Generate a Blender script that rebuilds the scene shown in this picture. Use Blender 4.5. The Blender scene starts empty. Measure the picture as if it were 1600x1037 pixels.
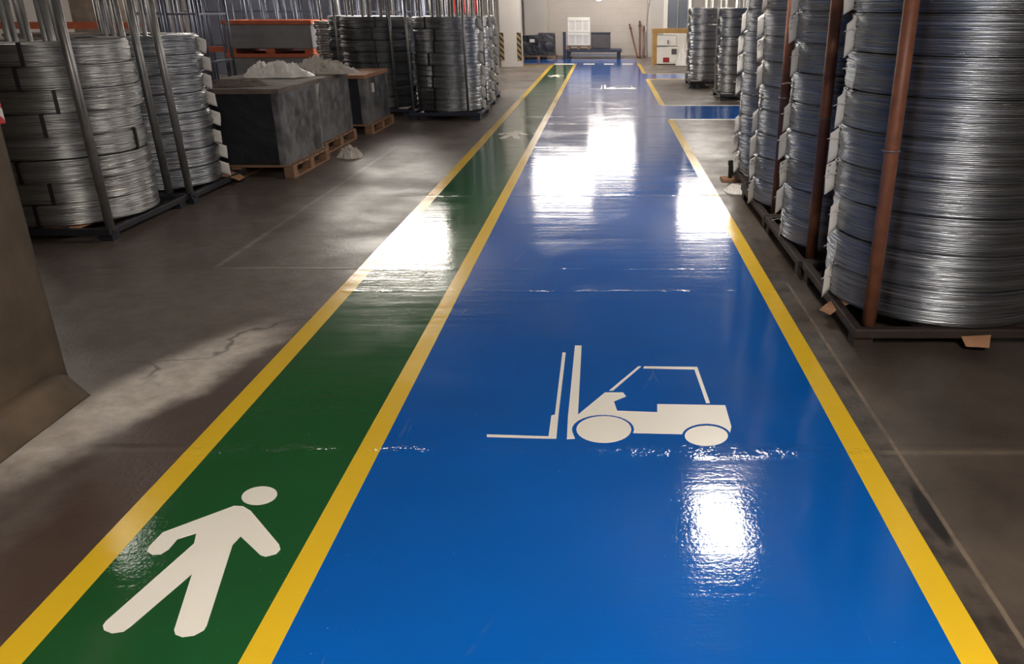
import bpy, bmesh, math, random
from math import sin, cos, pi, radians
from mathutils import Vector, Matrix, noise
rnd = random.Random(7)
S = bpy.context.scene
COL = S.collection

# ------------------------------------------------------------------ camera, world, light, exposure
cam_d = bpy.data.cameras.new('camera')
cam = bpy.data.objects.new('camera', cam_d); COL.objects.link(cam)
cam.location = (0, 0, 1.65)
cam.rotation_euler = (radians(90 - 21.87), 0, 0)
cam_d.sensor_width = 36.0
cam_d.lens = 36.0 * 1267 / 1600
cam_d.shift_x = -147 / 1600
cam_d.clip_start = 0.05; cam_d.clip_end = 200
S.camera = cam
S.view_settings.view_transform = 'Standard'
S.view_settings.look = 'None'
S.view_settings.gamma = 1.0
S.view_settings.use_curve_mapping = False
S.view_settings.exposure = 0.06
W = bpy.data.worlds.new('world'); S.world = W; W.use_nodes = True
W.node_tree.nodes['Background'].inputs[0].default_value = (0.5, 0.5, 0.52, 1)
W.node_tree.nodes['Background'].inputs[1].default_value = 0.02
LAMP_COLOR = (1.0, 0.93, 0.84)
LAMP_POWER = 26.0
CEIL = 3.45
# ceiling lights and added fill lights: x, y, size across, size along, depth of the diffuser, relative strength, what tells it apart
LAMPS = [
    (1.13, 6.75, 0.40, 0.95, 0.05, 2.0, 'ceiling light above the blue lane between forklift symbol and side lane'),
    (-1.22, 22.9, 1.55, 0.55, 0.34, 1.1, 'ceiling light above the far end of the green walkway'),
    (0.18, 28.2, 1.5, 0.5, 0.32, 1.1, 'ceiling light above the blue lane just before the back wall'),
    (2.52, 19.6, 1.35, 0.55, 0.36, 1.1, 'ceiling light above the far right wire coil stacks'),
    (-4.35, 16.4, 1.90, 0.70, 0.40, 1.0, 'ceiling light above the left row of wire coils'),
    (-4.70, 6.3, 0.35, 0.80, 0.04, 0.3, 'ceiling light above the near left strapped coil stack'),
    (0.6, -1.2, 0.60, 1.30, 0.06, 4.3, 'ceiling light behind the viewer over the blue lane'),
    (-9.0, 10.0, 1.60, 0.55, 0.15, 0.8, 'added fill light over the left storage area, near end'),  # unseen lamp added to brighten the left background
    (-9.5, 19.0, 1.60, 0.55, 0.15, 1.0, 'added fill light over the left storage area, middle'),  # unseen fill lamp, also added for the left background
    (-10.0, 27.0, 1.60, 0.55, 0.30, 1.4, 'added fill light over the left storage area, far end'),  # added out of view so the left wall reads as lit
    (4.9, 12.0, 1.60, 0.55, 0.25, 1.6, 'added fill light over the side lane on the right'),  # unseen lamp added to brighten the far right coil stacks
]

# ------------------------------------------------------------------ small helpers
def tag(o, label=None, cat=None, group=None, kind=None):
    if label: o['label'] = label
    if cat: o['category'] = cat
    if group: o['group'] = group
    if kind: o['kind'] = kind
    return o

def empty(name, loc, label, cat, group=None, rz=0.0):
    o = bpy.data.objects.new(name, None); COL.objects.link(o)
    o.empty_display_size = 0.1
    o.location = loc; o.rotation_euler = (0, 0, rz)
    return tag(o, label, cat, group)

class MB:
    """collects geometry for ONE mesh object"""
    def __init__(self): self.bm = bmesh.new()
    def box(self, c, s, rz=0.0, rx=0.0, ry=0.0):
        M = Matrix.Translation(c) @ Matrix.Rotation(rz, 4, 'Z') @ Matrix.Rotation(ry, 4, 'Y') @ Matrix.Rotation(rx, 4, 'X') @ Matrix.Diagonal((*s, 1))
        bmesh.ops.create_cube(self.bm, size=1.0, matrix=M); return self
    def span(self, a, b):
        return self.box([(p + q) / 2 for p, q in zip(a, b)], [abs(q - p) for p, q in zip(a, b)])
    def bar(self, a, b, w, d=None):
        a, b = Vector(a), Vector(b); v = b - a; d = d or w
        q = v.to_track_quat('Z', 'X').to_matrix().to_4x4()
        M = Matrix.Translation((a + b) / 2) @ q @ Matrix.Diagonal((w, d, v.length, 1))
        bmesh.ops.create_cube(self.bm, size=1.0, matrix=M); return self
    def tube(self, a, b, r, seg=12, r2=None):
        a, b = Vector(a), Vector(b); v = b - a
        q = v.to_track_quat('Z', 'X').to_matrix().to_4x4()
        bmesh.ops.create_cone(self.bm, cap_ends=True, segments=seg, radius1=r, radius2=r if r2 is None else r2,
                              depth=v.length, matrix=Matrix.Translation((a + b) / 2) @ q); return self
    def path(self, pts, r, seg=8):
        for p, q in zip(pts[:-1], pts[1:]): self.tube(p, q, r, seg)
        return self
    def prism(self, poly, z0, z1):
        vs = [self.bm.verts.new((x, y, z1)) for x, y in poly]
        f = self.bm.faces.new(vs)
        if f.normal.z == 0: f.normal_update()
        if f.normal.z < 0: f.normal_flip()
        r = bmesh.ops.extrude_face_region(self.bm, geom=[f])
        for g in r['geom']:
            if isinstance(g, bmesh.types.BMVert): g.co.z = z0
        bmesh.ops.recalc_face_normals(self.bm, faces=self.bm.faces[:])
        big = [f for f in self.bm.faces if len(f.verts) > 4]
        if big: bmesh.ops.triangulate(self.bm, faces=big, ngon_method='EAR_CLIP')
        return self
    def lathe(self, prof, seg, jit=None, close=True):
        n = len(prof); rows = []
        for i, (r, z) in enumerate(prof):
            row = []
            for k in range(seg):
                a = 2 * pi * k / seg
                rr, zz = (r, z) if jit is None else jit(i, a, r, z)
                row.append(self.bm.verts.new((rr * cos(a), rr * sin(a), zz)))
            rows.append(row)
        m = n if close else n - 1
        for i in range(m):
            A, B = rows[i], rows[(i + 1) % n]
            for k in range(seg):
                j = (k + 1) % seg
                self.bm.faces.new((A[k], A[j], B[j], B[k]))
        return self
    def build(self, name, mat, parent=None, smooth=False, bevel=0.0, segs=2):
        me = bpy.data.meshes.new(name)
        if smooth:
            for f in self.bm.faces: f.smooth = True
        self.bm.normal_update()
        self.bm.to_mesh(me); self.bm.free()
        o = bpy.data.objects.new(name, me); COL.objects.link(o)
        if mat: me.materials.append(mat)
        if parent is not None: o.parent = parent
        if bevel:
            b = o.modifiers.new('bevel', 'BEVEL'); b.width = bevel; b.segments = segs; b.limit_method = 'ANGLE'
            b.harden_normals = False
        return o

def copy_tree(o, parent=None):
    c = o.copy(); COL.objects.link(c)
    c.parent = parent
    for ch in list(o.children): copy_tree(ch, c)
    return c

# ------------------------------------------------------------------ materials
def nodes(name):
    m = bpy.data.materials.new(name); m.use_nodes = True
    nt = m.node_tree; p = nt.nodes['Principled BSDF']
    return m, nt, p
def N(nt, t, **kw):
    n = nt.nodes.new(t)
    for k, v in kw.items():
        if k in n.inputs: n.inputs[k].default_value = v
        else: setattr(n, k, v)
    return n
def L(nt, a, b): nt.links.new(a, b)
def lin(c):
    f = lambda x: x / 12.92 if x <= 0.04045 else ((x + 0.055) / 1.055) ** 2.4
    return tuple(f(v / 255) for v in c) + (1,)
def coords(nt, scale=(1, 1, 1), loc=(0, 0, 0)):
    tc = N(nt, 'ShaderNodeTexCoord'); mp = N(nt, 'ShaderNodeMapping')
    mp.inputs['Scale'].default_value = scale; mp.inputs['Location'].default_value = loc
    L(nt, tc.outputs['Object'], mp.inputs['Vector']); return mp.outputs['Vector']
def noise_tex(nt, vec, scale, detail=4, rough=0.55):
    n = N(nt, 'ShaderNodeTexNoise'); n.inputs['Scale'].default_value = scale
    n.inputs['Detail'].default_value = detail; n.inputs['Roughness'].default_value = rough
    L(nt, vec, n.inputs['Vector']); return n.outputs['Fac']
def ramp(nt, fac, stops):
    r = N(nt, 'ShaderNodeValToRGB'); e = r.color_ramp.elements
    while len(e) < len(stops): e.new(0.5)
    for k, (p, c) in enumerate(stops):
        e[k].position = p; e[k].color = c if len(c) == 4 else (*c, 1)
    L(nt, fac, r.inputs['Fac']); return r.outputs['Color']
def math_(nt, op, a, b=None, c=None, clamp=False):
    n = N(nt, 'ShaderNodeMath', operation=op); n.use_clamp = clamp
    for i, v in enumerate((a, b, c)):
        if v is None: continue
        if isinstance(v, (int, float)): n.inputs[i].default_value = v
        else: L(nt, v, n.inputs[i])
    return n.outputs[0]
def mix(nt, fac, a, b, mode='MIX'):
    n = N(nt, 'ShaderNodeMix', data_type='RGBA', blend_type=mode)
    for i, v in ((0, fac), (6, a), (7, b)):
        if isinstance(v, (int, float, tuple)): n.inputs[i].default_value = v
        else: L(nt, v, n.inputs[i])
    return n.outputs[2]
def maprange(nt, v, a, b, c=0.0, d=1.0, smooth=True):
    n = N(nt, 'ShaderNodeMapRange'); n.interpolation_type = 'SMOOTHSTEP' if smooth else 'LINEAR'
    L(nt, v, n.inputs[0])
    for i, q in zip((1, 2, 3, 4), (a, b, c, d)): n.inputs[i].default_value = q
    return n.outputs[0]
def bump(nt, p, h, strength=0.3, dist=0.01, prev=None):
    b = N(nt, 'ShaderNodeBump'); b.inputs['Strength'].default_value = strength; b.inputs['Distance'].default_value = dist
    L(nt, h, b.inputs['Height'])
    if prev is not None: L(nt, prev, b.inputs['Normal'])
    L(nt, b.outputs[0], p.inputs['Normal']); return b.outputs[0]

def plain(name, rgb, rough=0.5, metal=0.0, var=0.12, scale=6.0, bmp=0.0, bscale=60.0, spec=0.5):
    m, nt, p = nodes(name); v = coords(nt)
    c = lin(rgb)
    dark = tuple(x * (1 - var) for x in c[:3]) + (1,); lite = tuple(min(1, x * (1 + var)) for x in c[:3]) + (1,)
    L(nt, ramp(nt, noise_tex(nt, v, scale), [(0.3, dark), (0.7, lite)]), p.inputs['Base Color'])
    p.inputs['Roughness'].default_value = rough; p.inputs['Metallic'].default_value = metal
    p.inputs['Specular IOR Level'].default_value = spec
    if bmp: bump(nt, p, noise_tex(nt, v, bscale), bmp, 0.01)
    return m

def wire_mat(name, rgb, rough=0.34, zs=90.0, spread=0.35):
    """wound galvanised wire: streaks running round the coil"""
    m, nt, p = nodes(name)
    v = coords(nt, (0.9, 0.9, zs)); v2 = coords(nt, (1.2, 1.2, 9.0), (3, 1, 2))
    n1 = noise_tex(nt, v, 1.0, 5, 0.7); n2 = noise_tex(nt, v2, 1.0, 3)
    c = lin(rgb); lo = tuple(x * (1 - spread) for x in c[:3]) + (1,); hi = tuple(min(1, x * (1 + spread)) for x in c[:3]) + (1,)
    a = ramp(nt, n1, [(0.32, lo), (0.68, hi)])
    L(nt, mix(nt, 0.35, a, ramp(nt, n2, [(0.3, lo), (0.7, hi)])), p.inputs['Base Color'])
    p.inputs['Metallic'].default_value = 1.0
    L(nt, maprange(nt, n1, 0.3, 0.7, rough - 0.10, rough + 0.12, False), p.inputs['Roughness'])
    bump(nt, p, n1, 0.4, 0.005)
    return m

def joint_height(nt, ypos, ys):
    """low ridges where slab joints run across under the coating"""
    h = None
    for y, wd, amp in ys:
        d = math_(nt, 'ABSOLUTE', math_(nt, 'SUBTRACT', ypos, y))
        q = math_(nt, 'MULTIPLY', maprange(nt, d, 0.0, wd, 1.0, 0.0), amp)
        h = q if h is None else math_(nt, 'ADD', h, q)
    return h
JOINTS = [(2.86, .08, 1.5), (4.82, .035, .7), (5.27, .03, .5), (7.57, .05, 1), (8.9, .03, .4), (10.4, .04, .6), (11.6, .04, .6),
          (12.6, .05, .7), (13.45, .06, 1), (14.6, .06, 1), (15.6, .05, .6), (17.4, .07, 1), (19.5, .06, .6)]

def epoxy(name, rgb, rough=0.09, grit=0.2, var=0.10, specks=1.0):
    m, nt, p = nodes(name)
    tc = N(nt, 'ShaderNodeTexCoord'); vec = tc.outputs['Object']
    sx = N(nt, 'ShaderNodeSeparateXYZ'); L(nt, vec, sx.inputs[0])
    c = lin(rgb)
    dk = tuple(x * (1 - var) for x in c[:3]) + (1,); lt = tuple(min(1, x * (1 + var)) for x in c[:3]) + (1,)
    big = noise_tex(nt, vec, 0.7, 3)
    col = ramp(nt, big, [(0.35, dk), (0.65, lt)])
    mp = N(nt, 'ShaderNodeMapping'); mp.inputs['Scale'].default_value = (1.2, 0.18, 1); mp.inputs['Rotation'].default_value = (0, 0, 0.25)
    L(nt, vec, mp.inputs['Vector'])
    sc = N(nt, 'ShaderNodeTexVoronoi', feature='DISTANCE_TO_EDGE'); sc.inputs['Scale'].default_value = 1.1
    L(nt, mp.outputs[0], sc.inputs['Vector'])
    scr = math_(nt, 'MULTIPLY', maprange(nt, sc.outputs['Distance'], 0.0, 0.006, 1.0, 0.0), maprange(nt, noise_tex(nt, vec, 2.2, 5), 0.55, 0.75, 0.0, 0.16 * specks))
    col = mix(nt, scr, col, (0.75, 0.76, 0.78, 1))
    spk = noise_tex(nt, vec, 70, 2); spm = math_(nt, 'MULTIPLY', maprange(nt, spk, 0.73, 0.78, 0.0, 0.5 * specks), maprange(nt, noise_tex(nt, vec, 1.3, 3), 0.5, 0.65))
    col = mix(nt, spm, col, (0.7, 0.72, 0.75, 1))
    L(nt, col, p.inputs['Base Color'])
    p.inputs['Specular IOR Level'].default_value = 0.5
    L(nt, maprange(nt, noise_tex(nt, vec, 1.6, 4), 0.35, 0.7, rough - 0.03, rough + 0.05), p.inputs['Roughness'])
    jh = joint_height(nt, math_(nt, 'ADD', sx.outputs['Y'], math_(nt, 'MULTIPLY', noise_tex(nt, vec, 1.5, 3), 0.06)), JOINTS)
    b1 = bump(nt, p, math_(nt, 'MULTIPLY', jh, maprange(nt, noise_tex(nt, vec, 4.5, 5, 0.65), 0.42, 0.66, 0.05, 1.0)), 0.5, 0.005)
    mp2 = N(nt, 'ShaderNodeMapping'); mp2.inputs['Scale'].default_value = (0.35, 3.0, 1); L(nt, vec, mp2.inputs['Vector'])
    b2 = bump(nt, p, noise_tex(nt, mp2.outputs[0], 2.4, 4, 0.6), 0.3, 0.006, b1)
    bump(nt, p, math_(nt, 'ADD', noise_tex(nt, vec, 85, 2), math_(nt, 'MULTIPLY', noise_tex(nt, vec, 24, 2), 1.3)), grit, 0.0016, b2)
    return m

def concrete_floor():
    m, nt, p = nodes('concrete_floor')
    tc = N(nt, 'ShaderNodeTexCoord'); vec = tc.outputs['Object']
    sx = N(nt, 'ShaderNodeSeparateXYZ'); L(nt, vec, sx.inputs[0]); X, Y = sx.outputs['X'], sx.outputs['Y']
    base = ramp(nt, noise_tex(nt, vec, 0.55, 6, 0.6), [(0.28, lin((80, 69, 62))), (0.5, lin((101, 90, 82))), (0.72, lin((122, 111, 103)))])
    fine = noise_tex(nt, vec, 9, 6, 0.65)
    col = mix(nt, 0.35, base, ramp(nt, fine, [(0.3, lin((76, 66, 60))), (0.7, lin((140, 130, 122)))]))
    wob = math_(nt, 'MULTIPLY', math_(nt, 'SUBTRACT', noise_tex(nt, vec, 1.7, 5, 0.6), 0.5), 0.9)
    # brown worn strip beside the walkway
    brown = math_(nt, 'MULTIPLY', maprange(nt, math_(nt, 'ADD', X, wob), -2.15, -1.85), maprange(nt, X, -1.2, -1.3))
    brown = math_(nt, 'MULTIPLY', brown, maprange(nt, math_(nt, 'ADD', Y, wob), 6.0, 2.6))
    col = mix(nt, math_(nt, 'MULTIPLY', brown, 0.75), col, lin((74, 54, 44)))
    # pale dust with lamp glare painted in, at the foot of the pillar
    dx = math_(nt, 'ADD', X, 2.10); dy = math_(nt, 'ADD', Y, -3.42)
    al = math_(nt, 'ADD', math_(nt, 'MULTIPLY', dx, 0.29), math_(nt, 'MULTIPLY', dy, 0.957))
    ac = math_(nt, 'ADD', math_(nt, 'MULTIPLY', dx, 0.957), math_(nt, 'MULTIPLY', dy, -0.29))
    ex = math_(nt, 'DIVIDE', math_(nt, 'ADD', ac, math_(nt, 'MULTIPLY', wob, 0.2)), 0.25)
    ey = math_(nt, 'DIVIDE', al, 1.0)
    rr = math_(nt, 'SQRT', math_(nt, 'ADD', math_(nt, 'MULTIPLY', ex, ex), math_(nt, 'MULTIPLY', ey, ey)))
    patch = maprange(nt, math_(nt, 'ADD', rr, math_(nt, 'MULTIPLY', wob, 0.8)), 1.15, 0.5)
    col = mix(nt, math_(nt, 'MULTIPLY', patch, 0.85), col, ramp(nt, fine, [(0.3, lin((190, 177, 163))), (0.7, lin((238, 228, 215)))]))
    # darker slab on the right, with the shade under the carriers painted in
    right = math_(nt, 'MULTIPLY', maprange(nt, X, 1.0, 1.06), maprange(nt, math_(nt, 'ADD', Y, wob), 8.5, 6.0))
    col = mix(nt, math_(nt, 'MULTIPLY', right, 0.8), col, ramp(nt, noise_tex(nt, vec, 2.2, 6, 0.65), [(0.3, lin((50, 42, 36))), (0.7, lin((92, 80, 68)))]))
    # grimy edge strip and tyre mark
    grime = math_(nt, 'MULTIPLY', maprange(nt, math_(nt, 'ABSOLUTE', math_(nt, 'SUBTRACT', X, 1.10)), 0.03, 0.09, 1.0, 0.0), maprange(nt, math_(nt, 'ADD', fine, math_(nt, 'MULTIPLY', wob, 0.4)), 0.4, 0.65))
    col = mix(nt, math_(nt, 'MULTIPLY', math_(nt, 'MULTIPLY', grime, right), 0.7), col, lin((34, 29, 26)))
    tx = math_(nt, 'DIVIDE', math_(nt, 'ADD', X, -1.135), 0.035); ty = math_(nt, 'DIVIDE', math_(nt, 'ADD', Y, -2.40), 0.19)
    tr = math_(nt, 'ADD', math_(nt, 'MULTIPLY', tx, tx), math_(nt, 'MULTIPLY', ty, ty))
    col = mix(nt, math_(nt, 'MULTIPLY', maprange(nt, math_(nt, 'ADD', tr, math_(nt, 'MULTIPLY', wob, 1.0)), 1.3, 0.5), 0.95), col, lin((16, 15, 15)))
    # pale joint lines
    def line(c, at, w, lo, hi, other, s, colr):
        d = math_(nt, 'ABSOLUTE', math_(nt, 'SUBTRACT', math_(nt, 'ADD', c, math_(nt, 'MULTIPLY', wob, 0.02)), at))
        k = math_(nt, 'MULTIPLY', maprange(nt, d, w * 0.4, w, 1.0, 0.0), maprange(nt, other, lo, lo + 0.1))
        k = math_(nt, 'MULTIPLY', k, maprange(nt, other, hi - 0.1, hi, 1.0, 0.0))
        k = math_(nt, 'MULTIPLY', k, maprange(nt, fine, 0.3, 0.6, 0.35, 1.0))
        return mix(nt, math_(nt, 'MULTIPLY', k, s), col, lin(colr))
    col = line(X, 1.165, 0.012, -4, 5, Y, 0.55, (150, 132, 112))
    col = line(Y, 2.82, 0.022, 1.05, 6, X, 0.5, (132, 118, 102))
    col = line(X, -2.66, 0.03, 5.25, 10.5, Y, 0.55, (160, 150, 142))
    col = line(Y, 5.27, 0.03, -2.7, -1.66, X, 0.45, (160, 150, 142))
    col = line(Y, 7.57, 0.03, -2.4, -1.66, X, 0.6, (170, 160, 152))
    crk = N(nt, 'ShaderNodeTexVoronoi', feature='DISTANCE_TO_EDGE'); crk.inputs['Scale'].default_value = 0.55
    wv = N(nt, 'ShaderNodeVectorMath', operation='ADD'); nz = N(nt, 'ShaderNodeTexNoise'); nz.inputs['Scale'].default_value = 1.5; nz.inputs['Detail'].default_value = 4
    L(nt, vec, nz.inputs['Vector']); L(nt, vec, wv.inputs[0]); L(nt, nz.outputs['Color'], wv.inputs[1]); L(nt, wv.outputs[0], crk.inputs['Vector'])
    ck = math_(nt, 'MULTIPLY', maprange(nt, crk.outputs['Distance'], 0.0, 0.012, 1.0, 0.0), maprange(nt, noise_tex(nt, vec, 0.9, 2), 0.5, 0.62))
    col = mix(nt, math_(nt, 'MULTIPLY', ck, 0.6), col, lin((48, 40, 36)))
    L(nt, col, p.inputs['Base Color'])
    rg = maprange(nt, noise_tex(nt, vec, 1.4, 5, 0.6), 0.3, 0.7, 0.28, 0.52)
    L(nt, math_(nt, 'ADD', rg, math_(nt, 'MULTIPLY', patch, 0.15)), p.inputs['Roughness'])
    jh = joint_height(nt, Y, [(2.86, .04, 1), (5.27, .03, .8), (7.57, .05, 1.2), (13.45, .06, 1)])
    b1 = bump(nt, p, jh, 0.5, 0.006)
    bump(nt, p, math_(nt, 'ADD', fine, math_(nt, 'MULTIPLY', noise_tex(nt, vec, 60, 3), 0.5)), 0.35, 0.008, b1)
    return m

def block_wall():
    m, nt, p = nodes('painted_block_wall')
    tc = N(nt, 'ShaderNodeTexCoord'); sp = N(nt, 'ShaderNodeSeparateXYZ'); cb = N(nt, 'ShaderNodeCombineXYZ')
    L(nt, tc.outputs['Object'], sp.inputs[0]); L(nt, sp.outputs['X'], cb.inputs[0]); L(nt, sp.outputs['Z'], cb.inputs[1])
    b = N(nt, 'ShaderNodeTexBrick'); b.inputs['Scale'].default_value = 1.0
    b.inputs['Brick Width'].default_value = 0.4; b.inputs['Row Height'].default_value = 0.2; b.inputs['Mortar Size'].default_value = 0.006
    b.inputs['Color1'].default_value = lin((190, 183, 177)); b.inputs['Color2'].default_value = lin((184, 177, 171)); b.inputs['Mortar'].default_value = lin((168, 160, 154))
    L(nt, cb.outputs[0], b.inputs['Vector'])
    n = noise_tex(nt, tc.outputs['Object'], 0.8, 4)
    L(nt, mix(nt, 0.5, b.outputs['Color'], ramp(nt, n, [(0.3, lin((178, 170, 165))), (0.7, lin((200, 193, 187)))])), p.inputs['Base Color'])
    p.inputs['Roughness'].default_value = 0.6
    bump(nt, p, b.outputs['Fac'], -0.3, 0.004)
    return m

def stripes(name, a, b, period=0.16):
    m, nt, p = nodes(name)
    tc = N(nt, 'ShaderNodeTexCoord'); sp = N(nt, 'ShaderNodeSeparateXYZ'); L(nt, tc.outputs['Object'], sp.inputs[0])
    s = math_(nt, 'ADD', sp.outputs['Z'], math_(nt, 'ADD', sp.outputs['X'], sp.outputs['Y']))
    f = math_(nt, 'FRACT', math_(nt, 'DIVIDE', s, period))
    k = math_(nt, 'GREATER_THAN', f, 0.5)
    L(nt, mix(nt, k, lin(a), lin(b)), p.inputs['Base Color']); p.inputs['Roughness'].default_value = 0.5
    return m

def film_mat(name, rgb, alpha=0.5, rough=0.22):
    m, nt, p = nodes(name); v = coords(nt, (1, 1, 1))
    p.inputs['Base Color'].default_value = lin(rgb); p.inputs['Roughness'].default_value = rough
    n = noise_tex(nt, v, 5, 5, 0.6)
    tr = N(nt, 'ShaderNodeBsdfTransparent'); mx = N(nt, 'ShaderNodeMixShader')
    L(nt, maprange(nt, n, 0.3, 0.7, alpha - 0.2, alpha + 0.2), mx.inputs[0])
    L(nt, tr.outputs[0], mx.inputs[1]); L(nt, p.outputs[0], mx.inputs[2])
    L(nt, mx.outputs[0], nt.nodes['Material Output'].inputs['Surface'])
    bump(nt, p, noise_tex(nt, coords(nt, (6, 6, 3)), 2, 5, 0.6), 0.8, 0.03)
    return m

def wood_mat(name, rgb, rough=0.7):
    m, nt, p = nodes(name); v = coords(nt, (3, 22, 22))
    c = lin(rgb); n = noise_tex(nt, v, 1.3, 5, 0.6)
    L(nt, ramp(nt, n, [(0.3, tuple(x * 0.62 for x in c[:3])), (0.7, tuple(min(1, x * 1.2) for x in c[:3]))]), p.inputs['Base Color'])
    p.inputs['Roughness'].default_value = rough; bump(nt, p, n, 0.3, 0.004)
    return m

def emit(name, strength):
    m, nt, p = nodes(name)
    p.inputs['Base Color'].default_value = (0.8, 0.8, 0.8, 1)
    p.inputs['Emission Color'].default_value = (*LAMP_COLOR, 1); p.inputs['Emission Strength'].default_value = strength
    return m

M = dict(
    floor=concrete_floor(), wall=block_wall(),
    plaster=plain('pale_plaster', (188, 182, 177), 0.6, var=0.06, scale=1.2),
    ceiling=plain('ceiling_paint', (190, 186, 180), 0.8, var=0.05, scale=1.0),
    blue=epoxy('blue_epoxy', (4, 93, 182), 0.09), green=epoxy('green_epoxy', (30, 88, 44), 0.10),
    yellow=epoxy('yellow_epoxy', (240, 196, 40), 0.2, 0.12, 0.05, 0.2), cream=plain('cream_paint', (250, 243, 228), 0.34, 0, 0.03, 1.5, 0.12, 85),
    wire=wire_mat('galvanised_wire', (146, 149, 154), 0.30, 110, 0.5), wire_bright=wire_mat('bright_wire', (160, 160, 159), 0.30, 80, 0.4),
    wire_dark=wire_mat('dull_wire', (118, 120, 124), 0.42),
    dark_brown_steel=plain('dark_brown_steel', (50, 39, 34), 0.55, 0.1, 0.25, 14, 0.15, 40),
    brown_steel=plain('brown_painted_steel', (136, 86, 64), 0.5, 0.1, 0.22, 14, 0.15, 40),
    black_steel=plain('black_painted_steel', (44, 45, 52), 0.5, 0.2, 0.25, 10),
    grey_steel=plain('grey_steel_tube', (150, 148, 146), 0.38, 0.7, 0.2, 8),
    blue_steel=plain('blue_grey_steel_tube', (104, 108, 122), 0.42, 0.7, 0.2, 8),
    paper=plain('tag_paper', (226, 222, 216), 0.7, 0, 0.05, 12), card=plain('brown_cardboard', (164, 120, 88), 0.8, 0, 0.15, 8),
    dark_card=plain('dark_cardboard_lid', (112, 100, 92), 0.7, 0, 0.3, 5, 0.3, 20),
    strap=plain('black_strap', (14, 13, 14), 0.5), pallet=wood_mat('pallet_wood', (152, 116, 90)),
    black_wrap=plain('black_wrapped_goods', (40, 41, 46), 0.45, 0, 0.35, 3, 0.5, 7), navy_wrap=plain('navy_board', (32, 34, 44), 0.6, 0, 0.15, 4),
    grey_wrap=plain('grey_wrapped_goods', (86, 84, 86), 0.35, 0, 0.3, 4, 0.6, 9),
    film=film_mat('stretch_film', (168, 168, 170), 0.26, 0.16), white_sheet=plain('white_plastic_sheet', (244, 240, 234), 0.3, 0, 0.04, 5, 0.3, 30),
    grey_sheet=plain('greyish_plastic_sheet', (196, 188, 180), 0.4, 0, 0.12, 5, 0.3, 30),
    pillar=plain('rough_grey_brown_concrete', (94, 79, 63), 0.8, 0, 0.38, 3.2, 0.6, 14),
    hazard=stripes('hazard_stripes', (34, 32, 30), (150, 128, 84)), red=plain('red_paint', (150, 30, 36), 0.5, 0, 0.1), red_white=stripes('red_white_tape', (190, 44, 44), (220, 214, 206), 0.09),
    orange=plain('orange_painted_steel', (190, 98, 66), 0.5, 0.0, 0.15, 6), bin_grey=plain('grey_sheet_steel', (132, 132, 136), 0.5, 0.2, 0.15, 4),
    white=plain('white_enamel', (232, 228, 220), 0.4, 0, 0.04, 3), foam=plain('white_packing', (216, 209, 200), 0.6, 0, 0.06, 6, 0.2, 18),
    yellow_wood=plain('yellow_painted_wood', (178, 140, 80), 0.6, 0, 0.14, 6), navy_steel=plain('dark_blue_steel', (52, 58, 78), 0.5, 0.2, 0.15, 5),
    grey_dark=plain('dark_grey_enamel', (78, 74, 78), 0.5, 0, 0.1), rust=plain('rusty_steel', (120, 78, 66), 0.7, 0.1, 0.25, 12),
    glass=plain('blue_grey_glass', (118, 125, 136), 0.15, 0, 0.12, 1.2), housing=plain('lamp_housing', (210, 210, 208), 0.5),
)

# outlines of the painted symbols, metres on the floor
PED_BODY = [(-1.3227,2.4461),(-1.2904,2.4437),(-1.2509,2.4148),(-1.0791,2.2225),(-1.0655,2.1966),(-1.0701,2.1731),(-1.0995,2.159),(-1.1185,2.167),(-1.225,2.2672),(-1.2319,2.2204),(-1.1454,1.8447),(-1.1455,1.8266),(-1.1635,1.8057),(-1.1937,1.7996),(-1.2179,1.8096),(-1.2302,1.8266),(-1.2958,2.0735),(-1.3621,1.8407),(-1.3709,1.8211),(-1.4003,1.8142),(-1.4296,1.8266),(-1.4434,1.8447),(-1.4449,1.863),(-1.3625,2.2278),(-1.3813,2.2846),(-1.4294,2.2522),(-1.4309,2.1966),(-1.4436,2.1711),(-1.471,2.1691),(-1.496,2.1863),(-1.5031,2.2121),(-1.497,2.289)]
PED_HEAD = [(-1.2,2.527),(-1.1956,2.5136),(-1.1944,2.5003),(-1.1964,2.4875),(-1.2014,2.476),(-1.2093,2.4663),(-1.2195,2.4588),(-1.2316,2.4539),(-1.245,2.4519),(-1.2591,2.4527),(-1.2732,2.4563),(-1.2866,2.4627),(-1.2987,2.4715),(-1.3088,2.4822),(-1.3166,2.4945),(-1.3214,2.5077),(-1.3232,2.5211),(-1.3217,2.5341),(-1.317,2.5461),(-1.3093,2.5563),(-1.299,2.5642),(-1.2865,2.5695),(-1.2726,2.5717),(-1.258,2.5708),(-1.2435,2.5669),(-1.2297,2.5601),(-1.2175,2.5508),(-1.2074,2.5396)]
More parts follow.
